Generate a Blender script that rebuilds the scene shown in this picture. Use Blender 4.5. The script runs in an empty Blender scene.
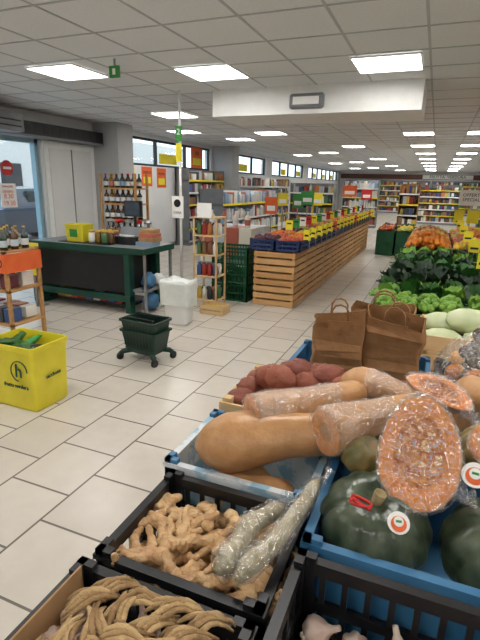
import bpy, math, random
from mathutils import Vector, Matrix, Euler, noise
random.seed(7)
R = random.Random(11)
sc = bpy.context.scene
sc.view_settings.view_transform = 'Standard'
sc.view_settings.exposure = 0.0

# ---------------------------------------------------------------- materials
def lin(c):
    return tuple((x/255.0)**2.2 for x in c) + (1,)
def newmat(name):
    m = bpy.data.materials.new(name); m.use_nodes = True
    nt = m.node_tree; nt.nodes.clear()
    out = nt.nodes.new('ShaderNodeOutputMaterial')
    return m, nt, out
def mat(name, c1, c2=None, rough=.5, ns=8, bump=0., bs=60, metal=0., coat=0., island=0., stretch=(1,1,1), det=4, spec=.5, sharp=False):
    m, nt, out = newmat(name)
    N, L = nt.nodes, nt.links
    p = N.new('ShaderNodeBsdfPrincipled')
    p.inputs['Roughness'].default_value = rough
    p.inputs['Metallic'].default_value = metal
    p.inputs['Coat Weight'].default_value = coat
    p.inputs['Coat Roughness'].default_value = .12
    p.inputs['Specular IOR Level'].default_value = spec
    if c2 is None: c2 = tuple(max(0, x*.9) for x in c1)
    tc = N.new('ShaderNodeTexCoord'); mp = N.new('ShaderNodeMapping')
    mp.inputs['Scale'].default_value = stretch
    L.new(tc.outputs['Object'], mp.inputs['Vector'])
    nz = N.new('ShaderNodeTexNoise'); nz.inputs['Scale'].default_value = ns; nz.inputs['Detail'].default_value = det
    L.new(mp.outputs['Vector'], nz.inputs['Vector'])
    mr = N.new('ShaderNodeMapRange')
    mr.inputs['From Min'].default_value = .46 if sharp else .3
    mr.inputs['From Max'].default_value = .54 if sharp else .7
    L.new(nz.outputs['Fac'], mr.inputs['Value'])
    fac = mr.outputs['Result']
    if island > 0:
        g = N.new('ShaderNodeNewGeometry')
        mx = N.new('ShaderNodeMix'); mx.inputs[0].default_value = island
        L.new(fac, mx.inputs[2]); L.new(g.outputs['Random Per Island'], mx.inputs[3])
        fac = mx.outputs[0]
    cm = N.new('ShaderNodeMix'); cm.data_type = 'RGBA'
    cm.inputs[6].default_value = lin(c1); cm.inputs[7].default_value = lin(c2)
    L.new(fac, cm.inputs[0]); L.new(cm.outputs[2], p.inputs['Base Color'])
    if bump > 0:
        n2 = N.new('ShaderNodeTexNoise'); n2.inputs['Scale'].default_value = bs; n2.inputs['Detail'].default_value = 3
        L.new(mp.outputs['Vector'], n2.inputs['Vector'])
        b = N.new('ShaderNodeBump'); b.inputs['Strength'].default_value = bump; b.inputs['Distance'].default_value = .01
        L.new(n2.outputs['Fac'], b.inputs['Height']); L.new(b.outputs['Normal'], p.inputs['Normal'])
    L.new(p.outputs[0], out.inputs[0])
    return m
def palette(name, cols, rough=.45, coat=0.):
    m, nt, out = newmat(name); N, L = nt.nodes, nt.links
    p = N.new('ShaderNodeBsdfPrincipled'); p.inputs['Roughness'].default_value = rough; p.inputs['Coat Weight'].default_value = coat
    g = N.new('ShaderNodeNewGeometry'); cr = N.new('ShaderNodeValToRGB'); cr.color_ramp.interpolation = 'CONSTANT'
    el = cr.color_ramp.elements
    el[0].position = 0; el[0].color = lin(cols[0]); el[1].position = 1/len(cols); el[1].color = lin(cols[1])
    for i, c in enumerate(cols[2:], 2):
        e = el.new(i/len(cols)); e.color = lin(c)
    L.new(g.outputs['Random Per Island'], cr.inputs[0]); L.new(cr.outputs[0], p.inputs['Base Color']); L.new(p.outputs[0], out.inputs[0])
    return m
def clear(name, tint=(1,1,1,1), gl=.12, bump=0., bs=30, rough=.05, milk=0.):
    m, nt, out = newmat(name); N, L = nt.nodes, nt.links
    t = N.new('ShaderNodeBsdfTransparent'); t.inputs[0].default_value = tint
    g = N.new('ShaderNodeBsdfGlossy'); g.inputs['Roughness'].default_value = rough
    x = N.new('ShaderNodeMixShader'); x.inputs[0].default_value = gl
    L.new(t.outputs[0], x.inputs[1]); L.new(g.outputs[0], x.inputs[2]); res=x.outputs[0]
    tc = N.new('ShaderNodeTexCoord')
    if bump:
        n2 = N.new('ShaderNodeTexVoronoi'); n2.inputs['Scale'].default_value = bs
        n4 = N.new('ShaderNodeTexNoise'); n4.inputs['Scale'].default_value = bs*.6; n4.inputs['Detail'].default_value=3
        vm = N.new('ShaderNodeVectorMath'); vm.operation='MULTIPLY_ADD'; vm.inputs[1].default_value=(.08,.08,.08)
        L.new(tc.outputs['Object'], n4.inputs['Vector']); L.new(n4.outputs['Color'], vm.inputs[0]); L.new(tc.outputs['Object'], vm.inputs[2])
        L.new(vm.outputs[0], n2.inputs['Vector'])
        b = N.new('ShaderNodeBump'); b.inputs['Strength'].default_value = bump; b.inputs['Distance'].default_value = .012
        L.new(n2.outputs['Distance'], b.inputs['Height']); L.new(b.outputs['Normal'], g.inputs['Normal'])
    if milk:
        d = N.new('ShaderNodeBsdfDiffuse'); d.inputs[0].default_value=(.95,.95,.95,1)
        n3 = N.new('ShaderNodeTexNoise'); n3.inputs['Scale'].default_value = bs*.6; n3.inputs['Distortion'].default_value = 2.5; n3.inputs['Detail'].default_value = 2
        a = N.new('ShaderNodeMath'); a.operation='SUBTRACT'; a.inputs[1].default_value=.5
        a2 = N.new('ShaderNodeMath'); a2.operation='ABSOLUTE'
        mr = N.new('ShaderNodeMapRange'); mr.inputs['From Min'].default_value=.0; mr.inputs['From Max'].default_value=.02; mr.inputs['To Min'].default_value=milk; mr.inputs['To Max'].default_value=.03
        L.new(tc.outputs['Object'], n3.inputs['Vector']); L.new(n3.outputs['Fac'], a.inputs[0]); L.new(a.outputs[0], a2.inputs[0]); L.new(a2.outputs[0], mr.inputs['Value'])
        y = N.new('ShaderNodeMixShader'); L.new(mr.outputs['Result'], y.inputs[0]); L.new(res, y.inputs[1]); L.new(d.outputs[0], y.inputs[2]); res=y.outputs[0]
    L.new(res, out.inputs[0])
    return m
def emis(name, c, s):
    m, nt, out = newmat(name); e = nt.nodes.new('ShaderNodeEmission'); e.inputs[0].default_value = lin(c); e.inputs[1].default_value = s
    nt.links.new(e.outputs[0], out.inputs[0]); return m
def tiles(name, c1, c2, cm, w, h, mortar, off, rough, rotz=0, bump=.2, spec=.5):
    m, nt, out = newmat(name); N, L = nt.nodes, nt.links
    p = N.new('ShaderNodeBsdfPrincipled'); p.inputs['Specular IOR Level'].default_value = spec; p.inputs['Roughness'].default_value = rough
    tc = N.new('ShaderNodeTexCoord'); mp = N.new('ShaderNodeMapping'); mp.inputs['Rotation'].default_value = (0, 0, rotz)
    L.new(tc.outputs['Object'], mp.inputs['Vector'])
    b = N.new('ShaderNodeTexBrick'); b.offset = off; b.squash = 1
    b.inputs['Scale'].default_value = 1; b.inputs['Brick Width'].default_value = w; b.inputs['Row Height'].default_value = h
    b.inputs['Mortar Size'].default_value = mortar; b.inputs['Mortar Smooth'].default_value = .3
    b.inputs['Color1'].default_value = lin(c1); b.inputs['Color2'].default_value = lin(c2); b.inputs['Mortar'].default_value = lin(cm)
    L.new(mp.outputs['Vector'], b.inputs['Vector'])
    nz = N.new('ShaderNodeTexNoise'); nz.inputs['Scale'].default_value = 9; nz.inputs['Detail'].default_value = 6
    L.new(tc.outputs['Object'], nz.inputs['Vector'])
    mr = N.new('ShaderNodeMapRange'); mr.inputs['To Min'].default_value = .9; mr.inputs['To Max'].default_value = 1.06
    L.new(nz.outputs['Fac'], mr.inputs['Value'])
    mu = N.new('ShaderNodeVectorMath'); mu.operation = 'SCALE'
    L.new(b.outputs['Color'], mu.inputs[0]); L.new(mr.outputs['Result'], mu.inputs['Scale'])
    L.new(mu.outputs[0], p.inputs['Base Color'])
    bm = N.new('ShaderNodeBump'); bm.inputs['Strength'].default_value = bump; bm.inputs['Distance'].default_value = .004; bm.invert = True
    L.new(b.outputs['Fac'], bm.inputs['Height']); L.new(bm.outputs['Normal'], p.inputs['Normal'])
    L.new(p.outputs[0], out.inputs[0]); return m

Mfloor = tiles('floor_tile', (210,203,192), (199,191,180), (106,98,90), .4, .4, .007, .5, .28, math.pi/2)
Mceil = mat('ceiling_tile', (224,227,229), (214,217,220), .9, 60, .15, 200)
Mtbar = mat('ceiling_tbar', (172,176,180), (180,184,187), .6)  # grey darkened: shadow lines along the whitish bars are put into the colour
Mwall = mat('wall_paint', (224,225,225), (216,217,217), .8, 2)
Mwallg = mat('wall_paint_grey', (188,190,192), (178,180,183), .8, 2)
Mwhite = mat('white_paint', (238,239,238), (230,231,230), .5)
Mlight = emis('led_panel', (255,251,245), 17.5)
Mdark = mat('dark_metal', (35,38,42), (25,28,32), .45)
Mblack = mat('black_plastic', (20,21,24), (28,29,33), .42, 12, .05, 80)
Mblue = mat('blue_plastic', (74,128,168), (54,106,150), .45, 6)
Mblue2 = mat('blue_crate_plastic', (40,62,110), (28,44,84), .5, 6)
Mgreen = mat('green_crate_plastic', (22,88,56), (14,68,44), .5, 6)
Mcgreen = mat('counter_green', (22,74,60), (16,62,52), .4)
Mbask = mat('basket_green', (24,58,46), (16,44,36), .45)
Mwood = mat('crate_wood', (206,164,112), (168,122,74), .7, 5, .2, 90, island=.6, stretch=(1,1,6))
Mwood2 = mat('pale_wood', (222,194,148), (202,166,116), .7, 5, .2, 90, island=.5, stretch=(1,1,6))
Mcard = mat('cardboard', (172,138,98), (154,120,82), .85, 12)
Mkraft = mat('kraft_paper', (162,120,80), (134,96,60), .8, 14, .6, 22)
Mcardw = mat('white_cardboard', (215,222,225), (150,186,206), .7, 14, sharp=True)
Mmetal = mat('steel', (170,172,175), (150,152,156), .3, metal=.8)
Mgrey = mat('grey_laminate', (126,130,134), (114,118,122), .4)
Myellow = mat('yellow_plastic', (228,216,60), (212,198,42), .4, 5, .2, 12)
Mycard = mat('yellow_card', (242,226,60), (234,216,48), .6)
Mocard = mat('orange_card', (230,108,56), (220,96,46), .6)
Mgcard = mat('green_card', (60,150,70), (50,130,60), .6)
Mrcard = mat('red_card', (196,42,40), (182,34,32), .6)
Mwcard = mat('white_card', (240,240,238), (232,232,230), .6)
Mink = mat('ink_black', (20,20,22), (28,28,30), .6)
Mglass = clear('window_glass', (.95,.98,.98,1), .06)
Mwrap = clear('plastic_wrap', (1,1,1,1), .17, 1., 42, .16, .5)
Mbinbag = mat('bin_bag', (226,232,228), (208,217,212), .4, 9, .6, 25)
Mgold = mat('gold_label', (200,160,70), (180,140,50), .4)
prod = palette('product_packaging', [(225,225,218),(160,56,50),(204,176,84),(60,86,136),(232,232,230),(80,118,80),(188,122,72),(140,104,80),(235,232,225),(90,90,98),(186,186,190),(104,52,60),(60,60,66),(124,84,62)], .45)
prodlight = palette('pale_packaging', [(225,225,220),(205,214,222),(180,192,205),(228,222,205),(126,154,182),(215,215,214),(180,100,82)], .4)
prodbott = palette('bottle_glass', [(30,50,30),(60,24,18),(24,40,26),(80,50,20),(20,22,24),(120,90,30)], .15, .3)
# food
Mging = mat('ginger_skin', (220,188,142), (176,132,90), .6, 30, .5, 110, island=.3)
Mgarl = mat('garlic_skin', (230,218,202), (188,154,144), .5, 25, .25, 60, island=.6, stretch=(1,1,.4))
Mstraw = mat('garlic_straw', (204,174,126), (134,102,68), .8, 40, .5, 120, island=.7)
Mbutt = mat('butternut_skin', (206,160,112), (172,124,80), .36, 22, .2, 60, island=.4, det=9)
Mflesh = mat('squash_flesh', (234,150,54), (222,124,34), .25, 34, .35, 90)
Mfleshp = mat('squash_flesh_pale', (228,160,92), (214,138,68), .35, 30, .25, 90)
Mstring = mat('squash_fibres', (190,92,22), (238,158,62), .25, 60, 1., 80)
Mseed = mat('squash_seed', (236,196,120), (222,172,92), .4)
Mkab = mat('kabocha_skin', (36,50,38), (88,98,78), .28, 30, .25, 50, det=9, stretch=(1,1,.7))
Mstem = mat('squash_stem', (160,142,104), (120,106,72), .8, 30, .4, 60)
Msweet = mat('sweet_potato_skin', (154,88,66), (108,56,46), .6, 14, .4, 60, island=.6)
Mradish = mat('wrapped_root_skin', (188,176,142), (140,132,98), .35, 34, .8, 40, coat=.5)
Mmelon = mat('pale_melon_skin', (218,224,186), (194,208,158), .4, 10, .1, 40)
Mleaf = mat('leaf_green', (54,104,42), (32,74,28), .5, 20, .4, 60, island=.6)
Mleafl = mat('leaf_light', (136,176,70), (94,144,52), .5, 20, .4, 60, island=.6)
Mleafd = mat('leaf_dark', (34,62,36), (22,44,26), .5, 20, .4, 60, island=.6)
Morange = mat('orange_fruit', (234,146,48), (220,116,34), .45, 10, .1, 200, island=.8)
Mred = mat('red_apple', (172,52,44), (200,108,62), .3, 10, island=.8)
Mplum = mat('dark_plum', (66,42,66), (100,48,52), .35, 10, island=.8)
Mygr = mat('green_apple', (170,186,84), (200,188,82), .35, 10, island=.8)
Mlemon = mat('lemon', (236,204,76), (228,182,56), .45, 10, island=.8)

# ---------------------------------------------------------------- mesh builder
class B:
    def __init__(s): s.v=[]; s.f=[]; s.fm=[]; s.fs=[]; s.mats=[]
    def mi(s, m):
        if m not in s.mats: s.mats.append(m)
        return s.mats.index(m)
    def raw(s, vs, fs, m, smooth=False):
        o = len(s.v); i = s.mi(m); s.v.extend([tuple(v) for v in vs])
        for f in fs:
            s.f.append([a+o for a in f]); s.fm.append(i); s.fs.append(smooth)
    def bx(s, x0,x1,y0,y1,z0,z1, m, M=None):
        vs=[Vector((x,y,z)) for z in (z0,z1) for y in (y0,y1) for x in (x0,x1)]
        if M is not None: vs=[M@v for v in vs]
        s.raw(vs, [(0,2,3,1),(4,5,7,6),(0,1,5,4),(2,6,7,3),(0,4,6,2),(1,3,7,5)], m)
    def cb(s, c, d, m, M=None):
        s.bx(c[0]-d[0]/2,c[0]+d[0]/2,c[1]-d[1]/2,c[1]+d[1]/2,c[2]-d[2]/2,c[2]+d[2]/2,m,M)
    def rings(s, rs, m, smooth=True, cap=(True,True), M=None):
        n=len(rs[0]); vs=[v for r in rs for v in r]
        if M is not None: vs=[M@Vector(v) for v in vs]
        fs=[]
        for i in range(len(rs)-1):
            for j in range(n):
                k=(j+1)%n; fs.append((i*n+j,i*n+k,(i+1)*n+k,(i+1)*n+j))
        s.raw(vs,fs,m,smooth)
        o=len(s.v)-len(vs); mi=s.mi(m)
        if cap[0]: s.f.append([o+j for j in range(n)][::-1]); s.fm.append(mi); s.fs.append(False)
        if cap[1]: s.f.append([o+(len(rs)-1)*n+j for j in range(n)]); s.fm.append(mi); s.fs.append(False)
    def lathe(s, prof, m, M=None, n=12, smooth=True, cap=(True,True)):
        s.rings([[(r*math.cos(2*math.pi*j/n), r*math.sin(2*math.pi*j/n), z) for j in range(n)] for r,z in prof], m, smooth, cap, M)
    def cyl(s, p0, p1, r, m, n=10, r1=None):
        s.tube([p0,p1],[r, r if r1 is None else r1], m, n, False if n<7 else True)
    def tube(s, pts, rad, m, n=8, smooth=True, closed=False):
        pts=[Vector(p) for p in pts]; rs=[]; prev=None
        if not hasattr(rad,'__len__'): rad=[rad]*len(pts)
        for i,p in enumerate(pts):
            if closed: t=(pts[(i+1)%len(pts)]-pts[i-1]).normalized()
            else: t=(pts[min(i+1,len(pts)-1)]-pts[max(i-1,0)]).normalized()
            a = prev if prev is not None else (Vector((0,0,1)) if abs(t.z)<.9 else Vector((1,0,0)))
            u=(a-t*a.dot(t)).normalized(); prev=u; w=t.cross(u)
            rs.append([p+(u*math.cos(2*math.pi*j/n)+w*math.sin(2*math.pi*j/n))*rad[i] for j in range(n)])
        if closed: rs.append(rs[0]); s.rings(rs,m,smooth,(False,False))
        else: s.rings(rs,m,smooth)
    def blob(s, c, r, m, rot=(0,0,0), amp=0., fr=8, nu=14, nv=9, sd=0, rib=0, riba=0, M=None, pw=1.):
        E=Euler(rot).to_matrix(); c=Vector(c); rs=[]
        for i in range(nv+1):
            th=math.pi*(i/nv); th=min(max(th,.02),math.pi-.02); ring=[]
            for j in range(nu):
                ph=2*math.pi*j/nu
                k=math.sin(th)**pw
                if rib: k*=1-riba*(1-abs(math.sin(rib*ph/2)))
                v=Vector((k*math.cos(ph)*r[0],k*math.sin(ph)*r[1],math.cos(th)*r[2]))
                if amp: v*=1+amp*noise.noise(v*fr/ max(r)*.12*8+Vector((sd*3.1,sd,0)))
                v=E@v+c
                ring.append(M@v if M is not None else v)
            rs.append(ring[::-1])
        s.rings(rs,m)
    def mesh(s, vf, M, m, smooth=True):
        s.raw([M@v for v in vf[0]], vf[1], m, smooth)
    def text(s, txt, M, size, m, ext=.0015):
        cu=bpy.data.curves.new('t','FONT'); cu.body=txt; cu.size=size; cu.align_x='CENTER'; cu.align_y='CENTER'; cu.extrude=ext; cu.resolution_u=2
        ob=bpy.data.objects.new('t',cu); sc.collection.objects.link(ob)
        dg=bpy.context.evaluated_depsgraph_get(); me=bpy.data.meshes.new_from_object(ob.evaluated_get(dg))
        s.raw([M@v.co for v in me.vertices],[tuple(p.vertices) for p in me.polygons],m)
        bpy.data.objects.remove(ob); bpy.data.curves.remove(cu); bpy.data.meshes.remove(me)
    def done(s, name, keep=False, bevel=0, parent=None):
        vs=[Vector(v) for v in s.v]
        lo=Vector([min(v[i] for v in vs) for i in range(3)]); hi=Vector([max(v[i] for v in vs) for i in range(3)])
        c=Vector(((lo.x+hi.x)/2,(lo.y+hi.y)/2,lo.z))
        if keep: c=Vector((0,0,0))
        me=bpy.data.meshes.new(name); me.from_pydata([v-c for v in vs],[],s.f)
        for m in s.mats: me.materials.append(m)
        me.polygons.foreach_set('material_index',s.fm); me.polygons.foreach_set('use_smooth',s.fs)
        me.update(); ob=bpy.data.objects.new(name,me); ob.location=c; sc.collection.objects.link(ob)
        if parent is not None: ob.parent=parent; ob.location=c-parent.location
        if bevel:
            bv=ob.modifiers.new('b','BEVEL'); bv.width=bevel; bv.segments=2; bv.limit_method='ANGLE'
        return ob
def T(x,y,z): return Matrix.Translation((x,y,z))
def E(a,b,c): return Euler((a,b,c)).to_matrix().to_4x4()
FY=E(math.pi/2,0,0)            # facing -Y
FX=E(math.pi/2,0,math.pi/2)    # facing +X

def rr(w,d,r,z,n=4,cx=0,cy=0):
    out=[]
    for (sx,sy,a0) in ((1,1,0),(-1,1,90),(-1,-1,180),(1,-1,270)):
        for i in range(n+1):
            a=math.radians(a0+90*i/n); out.append((cx+sx*(w/2-r)+r*math.cos(a), cy+sy*(d/2-r)+r*math.sin(a), z))
    return out

def crate(b, x0,x1,y0,y1,z0,z1, m, t=.012, solid=False, corner=None):
    """slatted plastic crate"""
    h=z1-z0
    b.bx(x0+t,x1-t,y0+t,y1-t,z0,z0+.012,m)
    for (a0,a1,c0,c1) in ((x0,x1,y0,y0+t),(x0,x1,y1-t,y1),(x0,x0+t,y0+t,y1-t),(x1-t,x1,y0+t,y1-t)):
        b.bx(a0,a1,c0,c1,z1-.03,z1,m); b.bx(a0,a1,c0,c1,z0,z0+.025,m)
        if solid: b.bx(a0,a1,c0,c1,z0+.025,z1-.03,m); continue
        b.bx(a0,a1,c0,c1,z0+h*.5-.012,z0+h*.5+.012,m)
        L=(a1-a0) if (a1-a0)>(c1-c0) else (c1-c0); n=max(3,int(L/.045))
        for i in range(n+1):
            q=i/n
            if (a1-a0)>(c1-c0):
                p=a0+q*(a1-a0-.012); b.bx(p,p+.012,c0+.002,c1-.002,z0+.025,z1-.03,m)
            else:
                p=c0+q*(c1-c0-.012); b.bx(a0+.002,a1-.002,p,p+.012,z0+.025,z1-.03,m)
    # lip
    e=.008
    b.bx(x0-e,x1+e,y0-e,y0,z1-.012,z1,m); b.bx(x0-e,x1+e,y1,y1+e,z1-.012,z1,m)
    b.bx(x0-e,x0,y0,y1,z1-.012,z1,m); b.bx(x1,x1+e,y0,y1,z1-.012,z1,m)
    cm=corner or m; w=.035
    for cx,sx in ((x0,1),(x1,-1)):
        for cy,sy in ((y0,1),(y1,-1)):
            xa,xb=sorted((cx-sx*.004,cx+sx*w)); ya,yb=sorted((cy-sy*.004,cy+sy*w))
            xc,xd=sorted((cx-sx*.004,cx+sx*.014)); yc,yd=sorted((cy-sy*.004,cy+sy*.014))
            b.bx(xa,xb,yc,yd,z0,z1+.012,cm); b.bx(xc,xd,ya,yb,z0,z1+.012,cm)
def wcrate(b,x0,x1,y0,y1,z0,z1,m,ns=2):
    h=z1-z0; t=.009; g=h/ns
    for cx in (x0+t,x1-t-.03):
        for cy in (y0+t,y1-t-.03): b.bx(cx,cx+.03,cy,cy+.03,z0,z1,m)
    for i in range(ns):
        a=z0+i*g+g*.12; c=z0+(i+1)*g-g*.12
        b.bx(x0,x1,y0,y0+t,a,c,m); b.bx(x0,x1,y1-t,y1,a,c,m)
        b.bx(x0,x0+t,y0+t,y1-t,a,c,m); b.bx(x1-t,x1,y0+t,y1-t,a,c,m)
    b.bx(x0+t,x1-t,y0+t,y1-t,z0+.004,z0+.014,m)

# ---------------------------------------------------------------- camera
yaw=math.radians(22); pit=math.radians(16.3); rol=math.radians(1.3)
f=Vector((-math.sin(yaw)*math.cos(pit), math.cos(yaw)*math.cos(pit), -math.sin(pit)))
r=Vector((math.cos(yaw),math.sin(yaw),0)); u=r.cross(f)
r2=r*math.cos(rol)+u*math.sin(rol); u2=u*math.cos(rol)-r*math.sin(rol)
cm=Matrix(((r2.x,u2.x,-f.x,0),(r2.y,u2.y,-f.y,0),(r2.z,u2.z,-f.z,1.6),(0,0,0,1)))
cd=bpy.data.cameras.new('camera'); cd.lens=26; cd.sensor_width=36; cd.clip_start=.02
cam=bpy.data.objects.new('camera',cd); cam.matrix_world=cm; sc.collection.objects.link(cam); sc.camera=cam

# ---------------------------------------------------------------- room
XL,XR,YB,YF,H=-6.4,5.0,-3.0,34.0,2.7
b=B(); b.bx(XL,XR,YB,YF,-.1,0,Mfloor); b.done('floor',True)
b=B(); b.bx(XL,XR,YB,YF,H,H+.1,Mceil)
gx=[-.2+.6*k for k in range(-10,9)]; gy=[4.5+.6*k for k in range(-12,50)]
for x in gx:
    if XL<x<XR: b.bx(x-.01,x+.01,YB,YF,H-.004,H,Mtbar)
for y in gy:
    if YB<y<YF: b.bx(XL,XR,y-.01,y+.01,H-.0045,H,Mtbar)
b.done('ceiling',True)
# LED panels
pan=[(-.56,4.85),(-2.27,4.72),(-3.72,4.27),(-4.2,7.3),(-5.3,9.6),(1.3,4.8),(3.1,4.8),(3.1,10.8)]
pan+=[(x,y) for x in (-4.1,-2.3,-.5,1.3,3.1) for y in (-1.2,1.8)]
for y in (10.8,16.8,22.8,28.8): pan+=[(-.5,y),(.7,y),(-3.5,y-.6),(-4.7,y+.6),(3.1,y)]
for y in (13.8,19.8,25.8,31.8): pan+=[(-2.3,y),(-.5,y),(.7,y)]
b=B()
for x,y in pan:
    b.bx(x-.285,x+.285,y-.285,y+.285,H-.012,H-.004,Mlight)
    for q in (-1,1):
        b.bx(x-.3,x+.3,y+q*.2925-.0075,y+q*.2925+.0075,H-.02,H-.003,Mwhite); b.bx(x+q*.2925-.0075,x+q*.2925+.0075,y-.285,y+.285,H-.02,H-.003,Mwhite)
b.done('ceiling_light_panels')
# walls
W=.2
def wall(*a):
    b=B(); b.bx(*a,Mwall); b.done('wall_left')
wall(XL-W,XL,YB,4.2,0,H); wall(XL-W,XL,4.2,6.5,2.3,H); wall(XL-W,XL,6.5,8.6,0,H)
wall(XL-W,XL,8.6,YF,0,1.98); wall(XL-W,XL,8.6,YF,2.6,H)
ws=[(8.8,13.2),(14.0,18.2),(19.0,24.0),(25,33)]
pr=8.6
for a,c in ws: wall(XL-W,XL,pr,a,1.98,2.6); pr=c
wall(XL-W,XL,pr,YF,1.98,2.6)
b=B(); b.bx(XR,XR+W,YB,YF,0,H,Mwall); b.done('wall_right',True)
b=B(); b.bx(XL-W,XR+W,YF,YF+W,0,H,Mwall); b.done('wall_far',True)
b=B(); b.bx(XL-W,XR+W,YB-W,YB,0,H,Mwall); b.done('wall_back',True)
b=B(); b.bx(XL,-5.82,7.9,8.4,0,H,Mwallg); b.bx(XL,-5.8,7.88,8.42,0,.1,Mgrey); b.done('column')
b=B(); b.bx(XL,-5.75,13.35,13.85,0,H,Mwallg); b.bx(XL,-5.73,13.33,13.87,0,.1,Mgrey); b.done('column')
for i,(a,c) in enumerate(ws):
    b=B(); n=max(2,int((c-a)/1.1)); st=(c-a)/n
    b.bx(XL-.12,XL-.04,a,c,1.98,2.03,Mdark); b.bx(XL-.12,XL-.04,a,c,2.55,2.6,Mdark)
    for k in range(n+1):
        y=a+k*st; b.bx(XL-.12,XL-.04,max(a,y-.025),min(c,y+.025),2.03,2.55,Mdark)
    b.bx(XL-.085,XL-.075,a,c,2.03,2.55,Mglass)
    for k in range(n):
        if k%2==1: b.bx(XL-.07,XL-.066,a+k*st+.15,a+k*st+st*.7,2.06,2.3,Mycard)
    b.done('window_%d'%(i+1))
# door
b=B()
Mal=mat('door_aluminium',(140,172,186),(128,160,174),.4)
for y in (4.21,5.3,6.41): b.bx(XL-.14,XL-.04,y,y+.08,0.001,2.29,Mal)
b.bx(XL-.14,XL-.04,4.21,6.49,2.2,2.29,Mal); b.bx(XL-.14,XL-.04,4.21,6.49,0.001,.12,Mal)
b.bx(XL-.1,XL-.08,4.28,6.42,.12,2.2,Mglass)
b.bx(XL-.04,XL-.01,5.38,5.42,.9,1.3,Mmetal)
b.done('door_1')
b=B(); b.bx(XL-.075,XL-.07,5.64,5.96,1.16,1.54,Mwcard)
b.text('SPINGERE',T(XL-.069,5.8,1.49)@FX,.05,Mrcard); b.text('ORARIO',T(XL-.069,5.8,1.41)@FX,.06,Mocard)
b.text('8.30\n19.30',T(XL-.069,5.8,1.28)@FX,.11,Mocard)
b.done('opening_hours_notice')
b=B(); b.lathe([(.12,0),(.12,.004)],Mrcard,T(XL-.075,5.83,1.78)@FX,24); b.cb((0,0,.006),(.16,.04,.004),Mwcard,T(XL-.075,5.83,1.78)@FX); b.done('no_entry_sign')
b=B(); b.bx(XL+.002,XL+.03,6.56,7.85,.1,2.25,Mwhite); b.bx(XL+.03,XL+.04,6.66,7.75,.2,2.15,Mwall)
b.bx(XL+.04,XL+.05,7.2,7.22,.2,2.15,Mgrey); b.done('sliding_panel')
b=B(); b.bx(XL+.002,XL+.28,4.7,7.85,2.3,2.5,Mdark); b.bx(XL+.002,XL+.3,4.7,7.85,2.27,2.3,Mgrey)
for k in range(16): b.bx(XL+.28,XL+.285,4.8+k*.19,4.93+k*.19,2.34,2.46,Mblack)
b.done('roller_shutter_box',bevel=.01)
b=B(); b.bx(XL+.32,XL+.62,4.2,5.6,2.28,2.54,Mgrey); b.bx(XL+.62,XL+.63,4.25,5.55,2.34,2.36,Mdark); b.bx(XL+.62,XL+.63,4.25,5.55,2.42,2.44,Mdark)
for y in (4.4,5.3): b.bx(XL+.4,XL+.43,y,y+.03,2.54,H,Mgrey)
b.done('air_curtain',bevel=.02)
b=B(); b.bx(XL,XL+.015,YB,4.15,0,.09,Mgrey); b.bx(XL,XL+.015,8.5,13.3,0,.09,Mgrey); b.bx(XL,XL+.015,13.9,YF,0,.09,Mgrey); b.done('baseboard_left')
# soffit
b=B(); b.bx(-2.69,-.26,5.6,6.5,2.4,H,Mwhite); b.done('trim_1')
b=B(); b.rings([rr(.4,.16,.03,0),rr(.4,.16,.03,.03),rr(.36,.13,.03,.06),rr(.34,.11,.03,.065)],Mgrey,True,M=T(-1.5,5.6,2.53)@FY)
b.cb((0,0,.067),(.3,.08,.012),Mwhite,T(-1.5,5.6,2.53)@FY); b.done('emergency_light')
b=B(); b.bx(-2.99,-2.88,3.98,4.0,2.54,2.64,Mgcard); b.bx(-2.94,-2.92,3.985,3.995,2.64,H,Mmetal); b.cb((-2.935,3.978,2.59),(.03,.006,.05),Mwhite); b.done('exit_sign')

# exterior
Mstreet=mat('asphalt',(150,150,152),(135,135,138),.9)
b=B(); b.bx(-40,XL-W,-10,45,-.12,-.02,Mstreet); b.bx(-9.2,XL-W,-10,45,-.02,.0,mat('pavement',(190,190,186),None,.9)); b.done('street')
b=B(); Mf=mat('facade',(206,204,196),(196,192,184),.9); b.bx(-26,-25,-8,45,-.02,5,Mf)
for k in range(12):
    b.bx(-25,-24.95,-6+k*4,-4.4+k*4,1,2.6,Mdark)
b.done('building_facade')
b=B(); Mcar=mat('car_paint',(44,50,60),(36,42,52),.25,coat=.8)
pr=[(-2.1,.35,.6),(-1.95,.35,.85),(-1.2,.35,.95),(-.6,.35,1.4),(.8,.35,1.45),(1.5,.35,1.0),(2.0,.35,.9),(2.1,.35,.6)]
CX,CY=-10.2,9.4
b.rings([[(-.85,y,z0),(.85,y,z0),(.85,y,min(z1,.95)),(.68,y,z1),(-.68,y,z1),(-.85,y,min(z1,.95))] for y,z0,z1 in pr],Mcar,False,M=T(CX,CY,-.02))
b.bx(CX-.8,CX+.8,CY-.4,CY+.7,1.02,1.33,Mdark)
for y in (-1.3,1.3):
    for xx in (-.85,.85): b.cyl((CX+xx-.1,CY+y,.29),(CX+xx+.1,CY+y,.29),.31,Mblack,16); b.cyl((CX+xx-.11,CY+y,.29),(CX+xx+.11,CY+y,.29),.18,Mmetal,12)
b.done('parked_car')

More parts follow.
